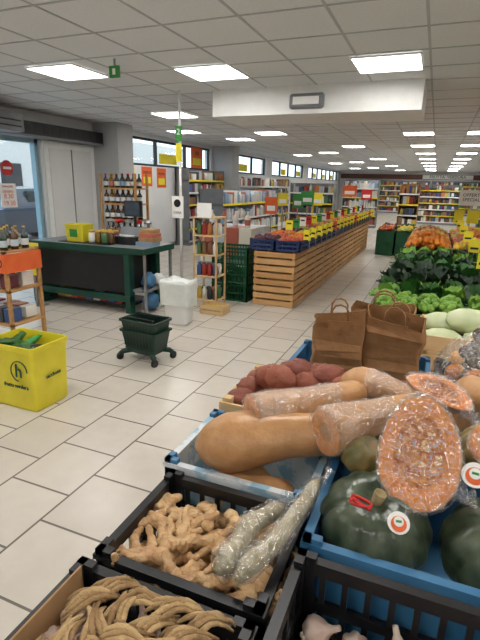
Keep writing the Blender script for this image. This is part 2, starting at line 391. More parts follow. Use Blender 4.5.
# ---------------------------------------------------------------- checkout
b=B(); x0,x1,y0,y1=-4.95,-3.16,4.7,5.4
b.bx(x0,x1,y0-.02,y1,.79,.83,Mgrey); b.bx(x0,x1,y0-.03,y0-.02,.76,.835,Mcgreen); b.bx(x1,x1+.01,y0-.03,y1,.76,.835,Mcgreen)
b.bx(x0+.15,x1-.3,y0,y0+.03,.26,.74,Mblack); b.bx(x0+.15,x1-.3,y0+.03,y1-.05,.26,.78,Mdark)
b.bx(x0+.12,x1-.22,y0-.02,y0+.06,.15,.23,Mcgreen); b.bx(x0+.12,x1-.22,y0-.01,y0+.04,.74,.76,Mcgreen)
b.bx(x1-.3,x1-.22,y0-.01,y0+.09,0,.79,Mcgreen); b.bx(x0,x0+.14,y0-.03,y1,0,.79,Mcgreen)
b.bx(x1-.3,x1-.22,y1-.09,y1,0,.79,Mcgreen); b.bx(x1-.05,x1-.02,y1-.06,y1-.02,0,.79,Mmetal); b.bx(x1-.05,x1-.02,y0+.04,y0+.07,0,.79,Mmetal)
b.bx(x1-.22,x1-.02,y0+.05,y1-.05,.28,.31,Mgrey)
b.bx(x0+.4,x0+1.2,y0+.08,y0+.6,.83,.84,Mblack)
b.bx(x0+.14,x1-.3,y0+.1,y1-.1,.06,.09,Mdark)
counter=b.done('checkout_counter',bevel=.004)
b=B()
Mbag_=palette('bright_packaging',[(190,50,44),(60,90,160),(225,190,70),(230,230,225),(200,60,50)],.4)
for k in range(9): b.cb((-4.6+k*.12,4.86,.09+.06),(.1,.12,R.uniform(.1,.14)),Mbag_)
b.done('bagged_goods',parent=counter)
b=B(); b.blob((-3.27,4.95,.4),(.09,.12,.1),Mblue,(0,0,.3),.3,6); b.blob((-3.27,5.17,.38),(.08,.08,.08),Mwhite,(0,0,.3),.3,6); b.blob((-3.27,4.98,.12),(.1,.14,.12),Mblue,(0,0,.3),.3,6,sd=3); b.done('blue_shopping_bags',parent=counter)
b=B(); M=T(-4.3,4.92,.842)
b.rings([rr(.26,.22,.02,0),rr(.28,.24,.02,.2),rr(.29,.25,.02,.2),rr(.29,.25,.02,.22),rr(.26,.22,.02,.22),rr(.25,.21,.02,.03)],Myellow,False,M=M)
b.cb((0,-.118,.11),(.12,.006,.1),Mgcard,M); b.done('yellow_box')
# register
b=B(); M=T(-3.65,5.15,.83)
b.rings([rr(.36,.4,.02,0),rr(.36,.4,.02,.1)],Mdark,False,M=M); b.rings([rr(.34,.2,.02,.1,cy=.05),rr(.32,.14,.02,.2,cy=.08)],Mgrey,False,M=M)
b.cyl((-3.65,5.25,1.0),(-3.65,5.25,1.2),.02,Mdark); b.cb((-3.65,5.22,1.27),(.26,.04,.2),Mblack); b.cb((-3.65,5.198,1.27),(.22,.004,.16),mat('screen',(60,76,92),(46,56,66),.2))
for i in range(4):
    for j in range(5): b.cb((-3.78+j*.05,5.0+i*.035,.935),(.035,.025,.012),Mwhite)
b.done('cash_register')
def bottle(b,x,y,z,h,r,m,cap=Mrcard):
    b.lathe([(r,0),(r,h*.58),(r*.75,h*.66),(r*.36,h*.75),(r*.33,h*.97)],m,T(x,y,z),9); b.cyl((x,y,z+h*.93),(x,y,z+h),r*.4,cap,7)
    b.lathe([(r*1.02,h*.15),(r*1.02,h*.45)],prodlight,T(x,y,z),9,cap=(False,False))
b=B(); xx,yy=-4.6,5.75
for dx in (0,.6):
    for dy in (0,.3): b.bx(xx+dx,xx+dx+.03,yy+dy,yy+dy+.03,0,1.72,Mwood)
for z in (.3,.75,1.05,1.28,1.5): b.bx(xx,xx+.63,yy,yy+.33,z,z+.02,Mwood)
for z in (.77,1.07,1.3,1.52):
    for k in range(6):
        for dy in (.08,.2): bottle(b,xx+.06+k*.1,yy+dy,z,.27 if z<1 else .2,.036,prodbott,R.choice([Mgold,Mrcard,Mblack]))
b.done('wine_bottle_rack')
b=B()
for k in range(7):
    x=-4.05+.1*(k%4)+(.05 if k>3 else 0); y=4.86+.16*(k//4)
    b.lathe([(.04,0),(.045,.02),(.045,.11),(.034,.13)],prodbott if k%2 else prod,T(x,y,.845),10); b.lathe([(.038,.13),(.038,.155)],Mgold,T(x,y,.845),10)
b.done('jam_jars')
b=B()
for k in range(4): b.cb((-3.32+R.uniform(-.02,.02),5.05+.02*k,.856+.05*k),(.24-.02*k,.2,.048),Mcard if k%2 else prodlight)
b.done('cardboard_box_stack')
b=B()
for k in range(5):
    b.lathe([(.055,0),(.06,.03),(.06,.2),(.045,.23)],Mglass,T(-4.1+.15*k,5.32,.842),12); b.lathe([(.05,.0),(.05,.15)],prod,T(-4.1+.15*k,5.32,.846),10); b.lathe([(.052,.23),(.052,.26),(.02,.28)],Mrcard if k%2 else Mmetal,T(-4.1+.15*k,5.32,.842),12)
b.done('candy_jars')
# wall posters
for (y,z,w,h,m,t) in ((9.75,1.74,.44,.44,Mocard,'OFFERTA'),(10.4,1.72,.42,.46,Mocard,'PROMO'),(9.05,1.76,.4,.42,Mycard,'SCONTI'),(12.3,2.3,.7,.55,Mocard,'-20%'),(15.0,1.7,.6,.5,Mycard,'PREZZI')):
    b=B(); b.bx(XL+.002,XL+.006,y-w/2,y+w/2,z-h/2,z+h/2,m); b.text(t,T(XL+.007,y,z+h*.2)@FX,w*.2,Mink)
    b.bx(XL+.006,XL+.008,y-w*.35,y+w*.35,z-h*.35,z-h*.02,Mrcard if m is not Mocard else Mycard); b.done('wall_poster')
b=B(); b.cb((-4.74,4.5,.62),(.24,.02,.42),Mycard); b.text('SCONTO',T(-4.74,4.488,.73)@FY,.05,Mink); b.bx(-4.76,-4.72,4.51,4.55,0,.62,Mmetal); b.bx(-4.86,-4.62,4.46,4.6,0,.02,Mmetal); b.done('yellow_floor_sign')
# sign pole
b=B(); px,py=-3.1,5.5; b.cyl((px,py,0),(px,py,H),.018,Mwhite,10); b.lathe([(.1,0),(.1,.015),(.03,.03)],Mwhite,T(px,py,0),16)
b.cb((px,py-.03,2.2),(.09,.012,.18),Mgcard); b.cb((px,py-.03,1.98),(.08,.012,.22),Mycard); b.text('2',T(px,py-.037,2.22)@FY,.1,Mwcard)
b.cb((px-.03,py-.03,1.3),(.17,.012,.28),Mwcard); b.lathe([(.05,0),(.05,.004)],Mink,T(px-.03,py-.038,1.35)@FY,18); b.text('CASSA',T(px-.03,py-.04,1.23)@FY,.04,Mink)
b.done('sign_pole')
# bin
b=B(); M=T(-2.67,4.66,0)@E(0,0,.12)
b.rings([rr(.26,.24,.04,0),rr(.27,.25,.05,.02),rr(.33,.30,.05,.46),rr(.35,.32,.05,.46),rr(.35,.32,.05,.49),rr(.32,.29,.05,.49),rr(.3,.27,.05,.3)],Mwhite,True,(True,True),M)
rs=[]
base=rr(.365,.335,.05,0,7)
for q,(sc_,z) in enumerate(((.97,.22),(1.0,.36),(1.02,.48),(1.0,.515),(.92,.51),(.85,.44))):
    rs.append([(p[0]*sc_*(1+.05*noise.noise(Vector((p[0]*20,p[1]*20,q)))),p[1]*sc_*(1+.05*noise.noise(Vector((p[1]*20,p[0]*20,q)))),z+.06*noise.noise(Vector((p[0]*14,p[1]*14,q*.3)))) for p in base])
b.rings(rs,Mbinbag,True,(False,False),M); b.done('waste_bin')
# shopping basket trolley
b=B(); M=T(-2.35,3.48,0)@E(0,0,-.1)@Matrix.Scale(.88,4)
def basket(b,M,z,w=.44,d=.3,h=.18):
    b.rings([rr(w*.86,d*.86,.03,z),rr(w,d,.03,z+h),rr(w+.03,d+.03,.03,z+h),rr(w+.03,d+.03,.03,z+h+.02),rr(w-.012,d-.012,.03,z+h+.02),rr(w*.84,d*.84,.03,z+.012)],Mbask,False,(True,True),M)
    for k in range(9):
        for s in (-1,1):
            b.cb((-w*.38+k*w*.095,s*(d*.47),z+h*.55),(.008,.012,h*.75),Mblack,M)
    for s in (-1,1): b.tube([M@Vector(p) for p in ((-w*.42,s*d*.5,z+h+.02),(-w*.4,s*d*.3,z+h+.035),(w*.4,s*d*.3,z+h+.035),(w*.42,s*d*.5,z+h+.02))],.008,Mblack,6)
basket(b,M,.14); basket(b,M,.25)
b.rings([rr(.34,.24,.03,.09),rr(.38,.28,.03,.14)],Mbask,False,(True,True),M)
for sx in (-1,1):
    for sy in (-1,1):
        b.tube([M@Vector((sx*.12,sy*.08,.11)),M@Vector((sx*.2,sy*.14,.09)),M@Vector((sx*.23,sy*.16,.06))],[.03,.026,.022],Mbask,8)
        b.cyl(M@Vector((sx*.23-.016,sy*.16,.036)),M@Vector((sx*.23+.016,sy*.16,.036)),.036,Mblack,14)
b.done('shopping_basket_trolley')
# yellow shopping box
b=B(); M=T(-2.65,2.38,0)
b.rings([rr(.4,.3,.03,0,3),rr(.42,.32,.03,.02,3),rr(.46,.35,.03,.45,3),rr(.475,.365,.03,.455,3),rr(.475,.365,.03,.49,3),rr(.445,.335,.03,.49,3),rr(.43,.32,.03,.3,3)],Myellow,False,(True,True),M)
MM=T(-2.58,2.202,.27)@FY@E(-.045,0,0)
b.text('h',MM@T(.03,.04,.008),.14,Mcgreen,.003); b.text('frutta verdura',MM@T(0,-.07,.008),.04,Mcgreen,.003)
b.tube([MM@Vector((.03+.075*math.cos(a),.04+.075*math.sin(a),.004)) for a in [i*.35 for i in range(14)]],.004,Mcgreen,5)
b.text('sacchetti',T(-2.416,2.38,.25)@FX,.04,Mcgreen,.003)
yb=b.done('yellow_collection_box')
b=B()
for k in range(9): b.blob((-2.65+R.uniform(-.12,.12),2.38+R.uniform(-.07,.07),.38+R.uniform(0,.08)),(.1,.05,.03),R.choice([Mgcard,Mleaf,Mblack]),(R.uniform(-.5,.5),R.uniform(-.5,.5),R.uniform(0,3)),.5,8,sd=k)
b.done('folded_bags',parent=yb)
# oil / wine stand at left
b=B(); x0,x1,y0,y1=-4.2,-3.43,2.95,3.35
for xx in (x0,x1-.03):
    for yy in (y0,y1-.03): b.bx(xx,xx+.03,yy,yy+.03,0,1.0,Mwood)
for z in (.3,.62,.97): b.bx(x0,x1,y0,y1,z,z+.02,Mwood)
b.bx(x0-.02,x1+.02,y0-.02,y0-.01,.8,.97,Mocard); b.bx(x1+.01,x1+.02,y0-.01,y1,.8,.97,Mocard)
b.text('15,00',T(-3.55,y0-.021,.885)@FY,.1,Mink)
for z in (.32,.64):
    for k in range(7):
        for j in range(2): b.cb((x0+.08+k*.1,y0+.1+j*.18,z+.07),(.085,.13,R.uniform(.1,.15)),prod)
for k in range(7):
    for j in range(3): bottle(b,x0+.07+k*.103,y0+.08+j*.12,.99,.2,.034,prodbott,Mgold)
b.done('oil_bottle_display_stand')

# small rack beside bin
b=B(); x0,x1,y0,y1=-2.86,-2.52,5.38,5.68
for xx in (x0,x1-.02):
    for yy in (y0,y1-.02): b.bx(xx,xx+.02,yy,yy+.02,0,1.2,Mwood2)
for z in (.1,.42,.7,.95,1.18): b.bx(x0,x1,y0,y1,z,z+.015,Mwood2)
for z in (.115,.435,.715,.965):
    for k in range(4):
        b.lathe([(.036,0),(.036,.12),(.02,.15),(.02,.17)],prod,T(x0+.055+k*.077,y0+.08,z),8); b.lathe([(.036,0),(.036,.12),(.02,.15)],prod,T(x0+.055+k*.077,y0+.2,z),8)
b.cb((-2.69,y0-.01,1.28),(.2,.01,.18),Mwcard); b.done('jar_rack')
b=B(); wcrate(b,-2.62,-2.3,5.1,5.34,0,.13,Mwood2); b.done('small_wooden_crate')
b=B()
for k in range(6): b.blob((-2.56+.04*k,5.2+.03*(k%2),.07),(.04,.045,.04),Mlemon,nu=10,nv=6)
b.done('lemons')
# green crates
b=B()
for k in range(3): crate(b,-2.84,-2.3,5.92,6.32,.26*k,.26*k+.245,Mgreen)
b.done('green_crate_stack')
b=B()
for k in range(2): crate(b,-2.87,-2.33,6.4,6.8,.26*k,.26*k+.245,Mgreen)
b.done('green_crate_stack')
b=B()
for i in range(4):
    for j in range(3):
        for k in range(3): b.cb((-3.6+.24*i,7.4+.3*j,.15+.3*k),(.22,.28,.298),prodlight)
for i in range(4): bottle(b,-3.55+.22*i,7.4,.9,.3,.05,prodlight,Mblue)
b.done('bottled_water_packs')
# gondolas
def shelfunit(name,x0,x1,y0,y1,H0,levels,face,m=Mgrey,pm=None,dens=.13):
    b=B(); pm=pm or prod
    b.bx(x0,x1,y0,y1,0,.1,m)
    back={'x':(x0,x0+.03,y0,y1),'y':(x0,x1,y1-.03,y1)}[face]
    b.bx(*back,.1,H0,m)
    for s in range(levels):
        z=.1+s*(H0-.1)/levels; b.bx(x0,x1,y0,y1,z,z+.025,m)
        gap=(H0-.1)/levels-.05
        if face=='y':
            p=x0+.05; b.bx(x0,x1,y0-.006,y0,z-.01,z+.035,Mycard if s%2 else Mwcard)
            while p<x1-.1:
                w=R.uniform(.06,dens); h=R.uniform(.6,.98)*gap; d=(y1-y0)*.7; c=p+w/2
                b.cb((c,y0+.03+d/2,z+.025+h/2),(w*.92,d,h),pm) if R.random()<.7 else b.lathe([(w*.42,0),(w*.42,h*.7),(w*.2,h*.85),(w*.2,h)],pm,T(c,y0+.08,z+.025),7)
                p+=w
        else:
            p=y0+.05; b.bx(x1,x1+.006,y0,y1,z-.01,z+.035,Mycard if s%2 else Mwcard)
            while p<y1-.1:
                w=R.uniform(.06,dens); h=R.uniform(.6,.98)*gap; d=(x1-x0)*.7; c=p+w/2
                b.cb((x1-.03-d/2,c,z+.025+h/2),(d,w*.92,h),pm) if R.random()<.7 else b.lathe([(w*.42,0),(w*.42,h*.7),(w*.2,h*.85),(w*.2,h)],pm,T(x1-.08,c,z+.025),7)
                p+=w
    if face=='y':
        for xx in (x0,x1-.02): b.bx(xx,xx+.02,y0,y1,.1,H0,m)
    else:
        for yy in (y0,y1-.02): b.bx(x0,x1,yy,yy+.02,.1,H0,m)
    return b.done(name)
shelfunit('magazine_rack',XL+.05,XL+.45,11.0,13.2,1.98,6,'x',Mgrey,prod,.22)
shelfunit('grocery_shelf',XL+.05,XL+.5,14.3,20,1.9,5,'x',Mwhite,prod,.2)
shelfunit('grocery_shelf',-4.9,-4.3,9.5,13.5,1.5,4,'x',Mgrey,prodlight,.14)
shelfunit('grocery_shelf',-4.4,-3.0,15,15.5,1.7,5,'y',Mgrey,prod,.13)
shelfunit('grocery_shelf',-3.6,-2.2,20,20.5,1.9,5,'y',Mgrey,prodlight,.14)
shelfunit('grocery_shelf',XL+.6,-.5,YF-.6,YF-.15,2.1,6,'y',Mgrey,prod,.22)
shelfunit('grocery_shelf',-.4,XR-.1,YF-.6,YF-.15,2.1,6,'y',Mgrey,prod,.22)
shelfunit('grocery_shelf',-1.2,1.0,24,24.5,1.8,6,'y',Mgrey,prod,.16)
shelfunit('grocery_shelf',1.3,3.0,17,17.5,1.9,6,'y',Mgrey,prod,.14)
shelfunit('grocery_shelf',-1.1,-.5,16,16.5,1.75,5,'y',Mcard,prod,.13)
b=B(); b.bx(XL+.05,XR-.05,YF-.12,YF-.05,2.2,2.5,mat('fascia_brown',(104,66,56),(96,60,52),.6)); b.bx(-1,2,YF-.13,YF-.12,2.22,2.48,Mwcard)
b.text('FRUTTA  VERDURA',T(.5,YF-.135,2.35)@FY,.25,Mcgreen); b.done('fascia_sign')

# ---------------------------------------------------------------- centre display
b=B()
cx0,cx1,cy0=-2.2,-1.62,5.9
for k in range(12):
    for l in range(4): wcrate(b,cx0,cx1,cy0+.61*k,cy0+.61*k+.6,.19*l,.19*l+.185,Mwood)
b.done('wooden_crate_stack')
b=B(); fb=B()
fm=[Mplum,Mred,Morange,Mplum,Mygr,Mred,Morange,Mlemon,Mred,Mygr,Morange,Mred,Mlemon,Morange,Mred,Mygr,Morange,Mred]
for k in range(18):
    for s in range(2):
        x0=cx0-.06+s*.36; y0=cy0+k*.405; z0=.765
        crate(b,x0,x0+.34,y0,y0+.39,z0,z0+.14,Mblue2 if k<9 else Mblack,solid=(k>5))
        m=fm[(k+5*s)%18]
        for i in range(5):
            for j in range(6):
                fb.blob((x0+.05+.06*i+R.uniform(-.008,.008),y0+.05+.058*j+R.uniform(-.008,.008),z0+.13+R.uniform(-.01,.03)),(.034,.034,.032),m,nu=8,nv=5)
crates=b.done('blue_fruit_crates'); fb.done('assorted_fruit',parent=crates)
b=B()
for k in range(20):
    y=cy0+.2+k*.36; x=cx1+.13; m=[Mycard,Mycard,Mycard,Mycard,Mycard,Mocard][k%6]
    b.bx(x-.004,x+.004,y-.004,y+.004,.78,1.0,Mmetal); b.bx(x-.003,x+.003,y-.06,y+.06,.9,1.06,m)
    b.cb((x+.005,y,.99),(.004,.07,.02),Mink); b.cb((x-.04,y-.006,.98),(.09,.004,.13),m); b.cb((x-.04,y-.009,.97),(.06,.003,.025),Mink)
    b.cb((x-.35,y+.2,1.08),(.1,.006,.13),[Mycard,Mgcard,Mwcard,Mrcard][k%4]); b.bx(x-.353,x-.347,y+.197,y+.203,.8,1.04,Mmetal)
    b.cb((x-.35,y+.196,1.1),(.06,.003,.02),Mink)
b.done('price_cards',parent=crates)
for (x,y,z,w,h,m) in ((-2.75,8.2,1.25,.22,.3,Mocard),(-2.75,8.9,1.35,.2,.24,Mycard),(-2.7,9.8,1.3,.22,.3,Mgcard),(-2.7,10.6,1.35,.3,.3,Mgcard),(-2.7,11.6,1.3,.25,.3,Mycard),(-2.3,13.8,1.5,.4,.3,Mocard),(-1.9,14.4,1.4,.3,.3,Mrcard)):
    b=B(); b.bx(x-.01,x+.01,y-.01,y+.01,0,z,Mmetal); b.lathe([(.1,0),(.1,.015)],Mmetal,T(x,y,0),12); b.bx(x-w/2,x+w/2,y-.015,y-.01,z-h/2,z+h/2,m); b.bx(x-w*.35,x+w*.35,y-.018,y-.015,z-h*.3,z+.0,Mwcard)
    b.done('promotional_sign_stand')

# second island
b=B()
for i in range(3):
    for k in range(3):
        for l in range(2): crate(b,-1.25+.45*i,-.83+.45*i,12+.6*k,12.58+.6*k,.3*l,.3*l+.29,Mgreen,solid=True)
gst=b.done('green_crate_stack')
b=B()
for i in range(3):
    for k in range(3):
        m=[Mred,Morange,Mplum,Mygr,Mlemon,Mleaf,Morange,Mred,Mleafl][i*3+k]
        for q in range(30): b.blob((-1.2+.45*i+.065*(q%5),12.06+.6*k+.09*(q//5),.6+R.uniform(-.01,.05)),(.04,.04,.04),m,nu=8,nv=5)
b.done('mixed_fruit_pile',parent=gst)

# ---------------------------------------------------------------- right stall
b=B(); 
for (a,c) in ((.2,2.3),(2.35,4.4),(4.45,6.5),(6.55,9.4)):
    x0=-.55 if a<2 else -.33
    b.bx(x0,1.2,a,c,.64,.667,Mwood)
    for xx in (x0+.03,1.1):
        for yy in (a+.05,c-.12): b.bx(xx,xx+.07,yy,yy+.07,0,.64,Mwood)
    b.bx(x0+.03,1.17,a+.05,a+.075,.5,.64,Mwood); b.bx(x0+.03,x0+.055,a+.05,c-.05,.5,.64,Mwood)
    b.bx(x0+.05,1.1,a+.1,c-.1,.2,.22,Mwood)
stand=b.done('produce_stand')
b=B()
for (a,c) in ((.35,2.2),(2.45,4.3),(4.55,6.4),(6.7,9.2)):
    y=a
    x0=-.5 if a<2 else -.28
    while y+.4<c:
        crate(b,x0+.04,x0+.62,y,y+.38,.222,.42,Mblack); y+=.42
b.done('spare_black_crates',parent=stand)
ZT=.668
def one(name,*a,**k):
    b=B(); crate(b,*a,**k); return b.done(name)
one('black_plastic_crate',-.58,-.205,.27,.60,ZT,.845,Mblack)
one('black_plastic_crate',-.565,-.20,.63,.935,ZT,.85,Mblack)
one('black_plastic_crate',-.165,.43,.36,.765,ZT,.88,Mblack)
one('blue_plastic_crate',-.165,.43,.80,1.2,ZT,.885,Mblue,solid=True)
b=B(); crate(b,-.6,-.2,.965,1.28,ZT,.86,Mcardw,solid=True,corner=Mblue); b.done('squash_crate')
b=B(); wcrate(b,-.6,-.02,1.31,1.67,ZT,.9,Mwood2); b.done('wooden_produce_crate')
one('blue_plastic_crate',-.0,.6,1.25,1.66,ZT,.88,Mblue,solid=True)
one('blue_plastic_crate',-.5,.06,1.71,2.11,ZT,.87,Mblue,solid=True)
one('black_plastic_crate',.09,.69,1.69,2.09,ZT,.88,Mblack)

# ginger
def remeshed(build,vox):
    b=B(); build(b); ob=b.done('tmp',True)
    m=ob.modifiers.new('r','REMESH'); m.mode='VOXEL'; m.voxel_size=vox
    s=ob.modifiers.new('s','SMOOTH'); s.iterations=3; s.factor=.5
    dg=bpy.context.evaluated_depsgraph_get(); me=bpy.data.meshes.new_from_object(ob.evaluated_get(dg))
    out=([v.co.copy() for v in me.vertices],[tuple(p.vertices) for p in me.polygons])
    bpy.data.objects.remove(ob); bpy.data.meshes.remove(me); return out
def ging(seed):
    rr_=random.Random(seed)
    def lobe(b,p,d,r,ln):
        b.blob(p,(ln,r,r*.88),Mging,(0,-math.asin(max(-1,min(1,d.z))),math.atan2(d.y,d.x)),.22,5,14,10,sd=rr_.randint(0,99),pw=.8)
    def bld(b):
        p=Vector((-.045,0,0)); d=Vector((1,0,0))
        for i in range(4):
            r=rr_.uniform(.0145,.019); ln=r*rr_.uniform(1.25,1.7); lobe(b,p,d,r,ln)
            for s in (-1,1):
                if rr_.random()<.75:
                    dd=Vector((d.y*-s+rr_.uniform(-.1,.7),d.x*s,rr_.uniform(-.2,.35))).normalized(); q=p+dd*.022; rb=rr_.uniform(.0105,.014)
                    for j in range(rr_.randint(1,3)):
                        lobe(b,q,dd,rb,rb*1.6); dd=(dd+Vector((rr_.uniform(-.5,.5),rr_.uniform(-.5,.5),rr_.uniform(-.2,.3)))).normalized(); q=q+dd*.021; rb*=.88
                    if rr_.random()<.4: lobe(b,q,dd,.008,.012)
            d=(d+Vector((rr_.uniform(-.2,.2),rr_.uniform(-.5,.5),rr_.uniform(-.1,.1)))).normalized(); p=p+d*.03
    return remeshed(bld,.0026)
gs=[ging(s) for s in range(9)]
b=B()
pos=[]
for l in range(4):
    for i in range(4):
        for j in range(3):
            pos.append((-.495+.075*i+R.uniform(-.014,.014),.70+.08*j+R.uniform(-.012,.012),.705+.034*l+R.uniform(0,.012)))
for k,(x,y,z) in enumerate(pos):
    b.mesh(gs[k%9],T(x,y,z)@E(R.uniform(-.3,.3),R.uniform(-.22,.22),R.uniform(0,6.3)),Mging)
b.done('ginger_roots')
# wrapped long roots
def root(p0,p1,r0,r1,m,sd):
    b=B(); p0=Vector(p0);p1=Vector(p1);n=30;ns=16;rs=[];rw=[]
    d=(p1-p0).normalized(); u=d.cross(Vector((0,0,1))).normalized(); w=u.cross(d)
    for i in range(n+1):
        t=i/n; c=p0.lerp(p1,t)+u*(.008*math.sin(t*6+sd))+Vector((0,0,.012*math.sin(t*math.pi)+.004*math.sin(t*14)))
        e=min(1,t*9+.3,(1-t)*7+.3); r_=(r0+(r1-r0)*t)*e
        rs.append([c+(u*math.cos(a)+w*math.sin(a))*r_*(1+.16*noise.noise(Vector((t*9+sd,math.cos(a)*1.3,math.sin(a)*1.3)))) for a in [2*math.pi*j/ns for j in range(ns)]])
        rw.append([c+(u*math.cos(a)+w*math.sin(a))*(r_*1.18+.004)*(1+.22*noise.noise(Vector((t*26+sd,math.cos(a)*3,math.sin(a)*3)))) for a in [2*math.pi*j/ns for j in range(ns)]])
    b.rings(rs,m); b.rings(rw,Mwrap)
    e=p1+d*.005; b.tube([e,e+d*.02,e+d*.035+Vector((0,0,.008))],[.012,.006,.014],Mwrap,8)
    b.done('wrapped_horseradish_root')
root((-.31,.66,.875),(-.245,.885,.885),.024,.019,Mradish,1); root((-.25,.65,.88),(-.165,.94,.935),.021,.014,Mradish,5)
# garlic
def garlic(b,M,s=1.):
    rs=[]
    for r_,z in ((.004,-.018),(.018,-.017),(.027,-.006),(.028,.004),(.022,.016),(.011,.026),(.006,.036),(.005,.05)):
        rs.append([(r_*s*(1-.14*(1-abs(math.sin(a*4))))*math.cos(a),r_*s*(1-.14*(1-abs(math.sin(a*4))))*math.sin(a),z*s) for a in [2*math.pi*j/24 for j in range(24)]])
    b.rings(rs,Mgarl,True,(True,True),M)
b=B()
for k in range(60):
    l=k//30; j=k%30
    x=-.54+.057*(j%6)+R.uniform(-.01,.01); y=.31+.055*(j//6)+R.uniform(-.01,.01); z=.735+.045*l+.0+R.uniform(0,.02)
    M=T(x,y,z)@E(R.uniform(-1.3,1.3),R.uniform(-1.3,1.3),R.uniform(0,6)); garlic(b,M,.9)
for k in range(7):
    M=T(-.52+.045*k+R.uniform(-.01,.01),.5+R.uniform(-.05,.05),.825)@E(R.uniform(-1.,1.),R.uniform(-1.,1.),0); garlic(b,M,.9)
# dried stems lying over the heads in loose bundles
for q in range(20):
    cx_=-.50+.24*((q*7)%20)/19; cy_=.40+.16*(q%5)/4; ang=R.uniform(-.7,1.0)+(1.6 if q%6==0 else 0); d=Vector((math.cos(ang),math.sin(ang),0)); sd_=Vector((-d.y,d.x,0)); lift=R.uniform(0,.014)
    for s in range(5):
        off=sd_*(-.010+.005*s); L_=R.uniform(.035,.06); pts=[]
        for i in range(7):
            t=i/6-.5; p=Vector((cx_,cy_,.85+lift+.02*math.cos(t*3.2)))+d*t*2*L_+off*(1+abs(t)*1.4)+sd_*.005*math.sin(t*6+s)+Vector((0,0,.003*(s%3)))
            p.x=min(max(p.x,-.555),-.23); p.y=min(max(p.y,.29),.58); pts.append(p)
        b.tube(pts,[.003,.005,.0058,.0055,.005,.004,.002],Mstraw,6)
b.done('dried_garlic_bunches')
b=B(); b.bx(-.002,.002,-.15,.14,0,.18,Mcard,T(-.557,.435,.685)@E(0,-.03,0)); b.done('cardboard_liner')
b=B()
for k in range(70):
    l=k//35; j=k%35
    x=-.12+.078*(j%7)+R.uniform(-.012,.012); y=.41+.075*(j//7)+R.uniform(-.012,.012)
    garlic(b,T(x,y,.715+.04*l+R.uniform(0,.012))@E(R.uniform(-1,1),R.uniform(-1,1),R.uniform(0,6)),1.1)
b.done('garlic_bulbs')
# squash shapes
def catm(pts,t):
    for i in range(len(pts)-1):
        if pts[i][0]<=t<=pts[i+1][0]:
            a,c=pts[i],pts[i+1]; k=(t-a[0])/(c[0]-a[0]); k2=k*k*(3-2*k)*.5+k*.5; return a[1]+(c[1]-a[1])*k2
    return pts[-1][1]
BP=[(0,.08),(.02,.38),(.06,.64),(.12,.87),(.2,1),(.3,.97),(.42,.84),(.55,.74),(.75,.7),(.88,.69),(.94,.6),(.98,.35),(1,.12)]
def butternut(b,p0,p1,rb,bend=(0,0,.02),cut=None,m=None,sd=0):
    m=m or Mbutt; p0=Vector(p0);p1=Vector(p1);bend=Vector(bend); n=30
    t0,t1=(0,1)
    if cut==0: t0=.2
    if cut==1: t1=.88
    ax=(p1-p0).normalized(); u=ax.cross(Vector((0,0,1))).normalized(); w=u.cross(ax); rs=[]
    for i in range(n+1):
        t=t0+(t1-t0)*i/n; t_=(t-t0)/(t1-t0); c=p0.lerp(p1,t_)+bend*math.sin(math.pi*t_); r_=rb*catm(BP,t)
        rs.append([c+(u*math.cos(a)+w*math.sin(a))*r_*(1+.035*math.sin(a*5+sd)+.1*noise.noise(Vector((t*4+sd,math.cos(a),math.sin(a))))) for a in [2*math.pi*j/24 for j in range(24)]])
    b.rings(rs,m)
    if cut is not None:
        e=rs[0] if cut==0 else rs[-1]; c=sum(e,Vector())/len(e); d=-ax if cut==0 else ax
        L=[[c+(v-c)*k+d*o for v in e] for k,o in ((1.0,.001),(.93,.003),(.9,.003))]
        b.rings(L,Mbutt,False,(False,False))
        L=[[c+(v-c)*k+d*o for v in e] for k,o in ((.95,.003),(.6,.004),(.42,.002),(.3,-.01),(.05,-.014))] if cut==0 else [[c+(v-c)*k+d*o for v in e] for k,o in ((.95,.003),(.5,.004),(.05,.004))]
        b.rings(L,Mfleshp,True,(False,True))
        def wob(L_): return [[v+Vector((noise.noise(v*40),noise.noise(v*40+Vector((9,0,0))),noise.noise(v*40+Vector((0,9,0)))))*.009 for v in q] for q in L_]
        W_=[[c2+(v-c2)*1.07 for v in q] for q in (rs[:22:2] if cut==0 else rs[:-22:-2]) for c2 in [sum(q,Vector())/len(q)]][::-1]
        b.rings(wob(W_+[[c+(v-c)*1.04+d*.009 for v in e],[c+(v-c)*.7+d*.013 for v in e],[c+(v-c)*.3+d*.011 for v in e]]),Mwrap,True,(False,True))
    if cut!=1: b.cyl(rs[-1][0].lerp(rs[-1][12],.5)-ax*.01,rs[-1][0].lerp(rs[-1][12],.5)+ax*.025,.013,Mstem,8,.010)
def one_b(name,*a,**k):
    b=B(); butternut(b,*a,**k); return b.done(name)
one_b('butternut_squash',(-.54,1.02,.89),(-.10,1.185,.955),.085,(0,0,.012),sd=1)
one_b('butternut_squash',(-.30,1.03,.75),(-.55,1.2,.76),.055,sd=2)
one_b('butternut_squash',(-.24,1.02,.815),(-.50,1.01,.80),.045,(0,0,0),sd=6)
one_b('butternut_squash',(-.40,1.10,.985),(-.13,1.40,.985),.056,(.02,-.01,.01),cut=0,sd=3)
one_b('butternut_squash',(-.185,1.06,1.0),(.03,1.30,1.005),.062,(.01,0,.01),cut=0,sd=4)
one_b('butternut_squash',(-.5,1.23,.88),(-.15,1.25,.90),.055,sd=5)
one_b('butternut_squash',(-.22,1.44,.985),(.06,1.36,.98),.05,sd=11,cut=1)
one_b('butternut_squash',(.12,1.50,.98),(.38,1.30,1.0),.068,sd=7)
one_b('butternut_squash',(.05,1.4,.92),(.3,1.52,.89),.07,sd=8)
one_b('butternut_squash',(-.06,1.12,.93),(.05,1.34,.94),.06,sd=9)
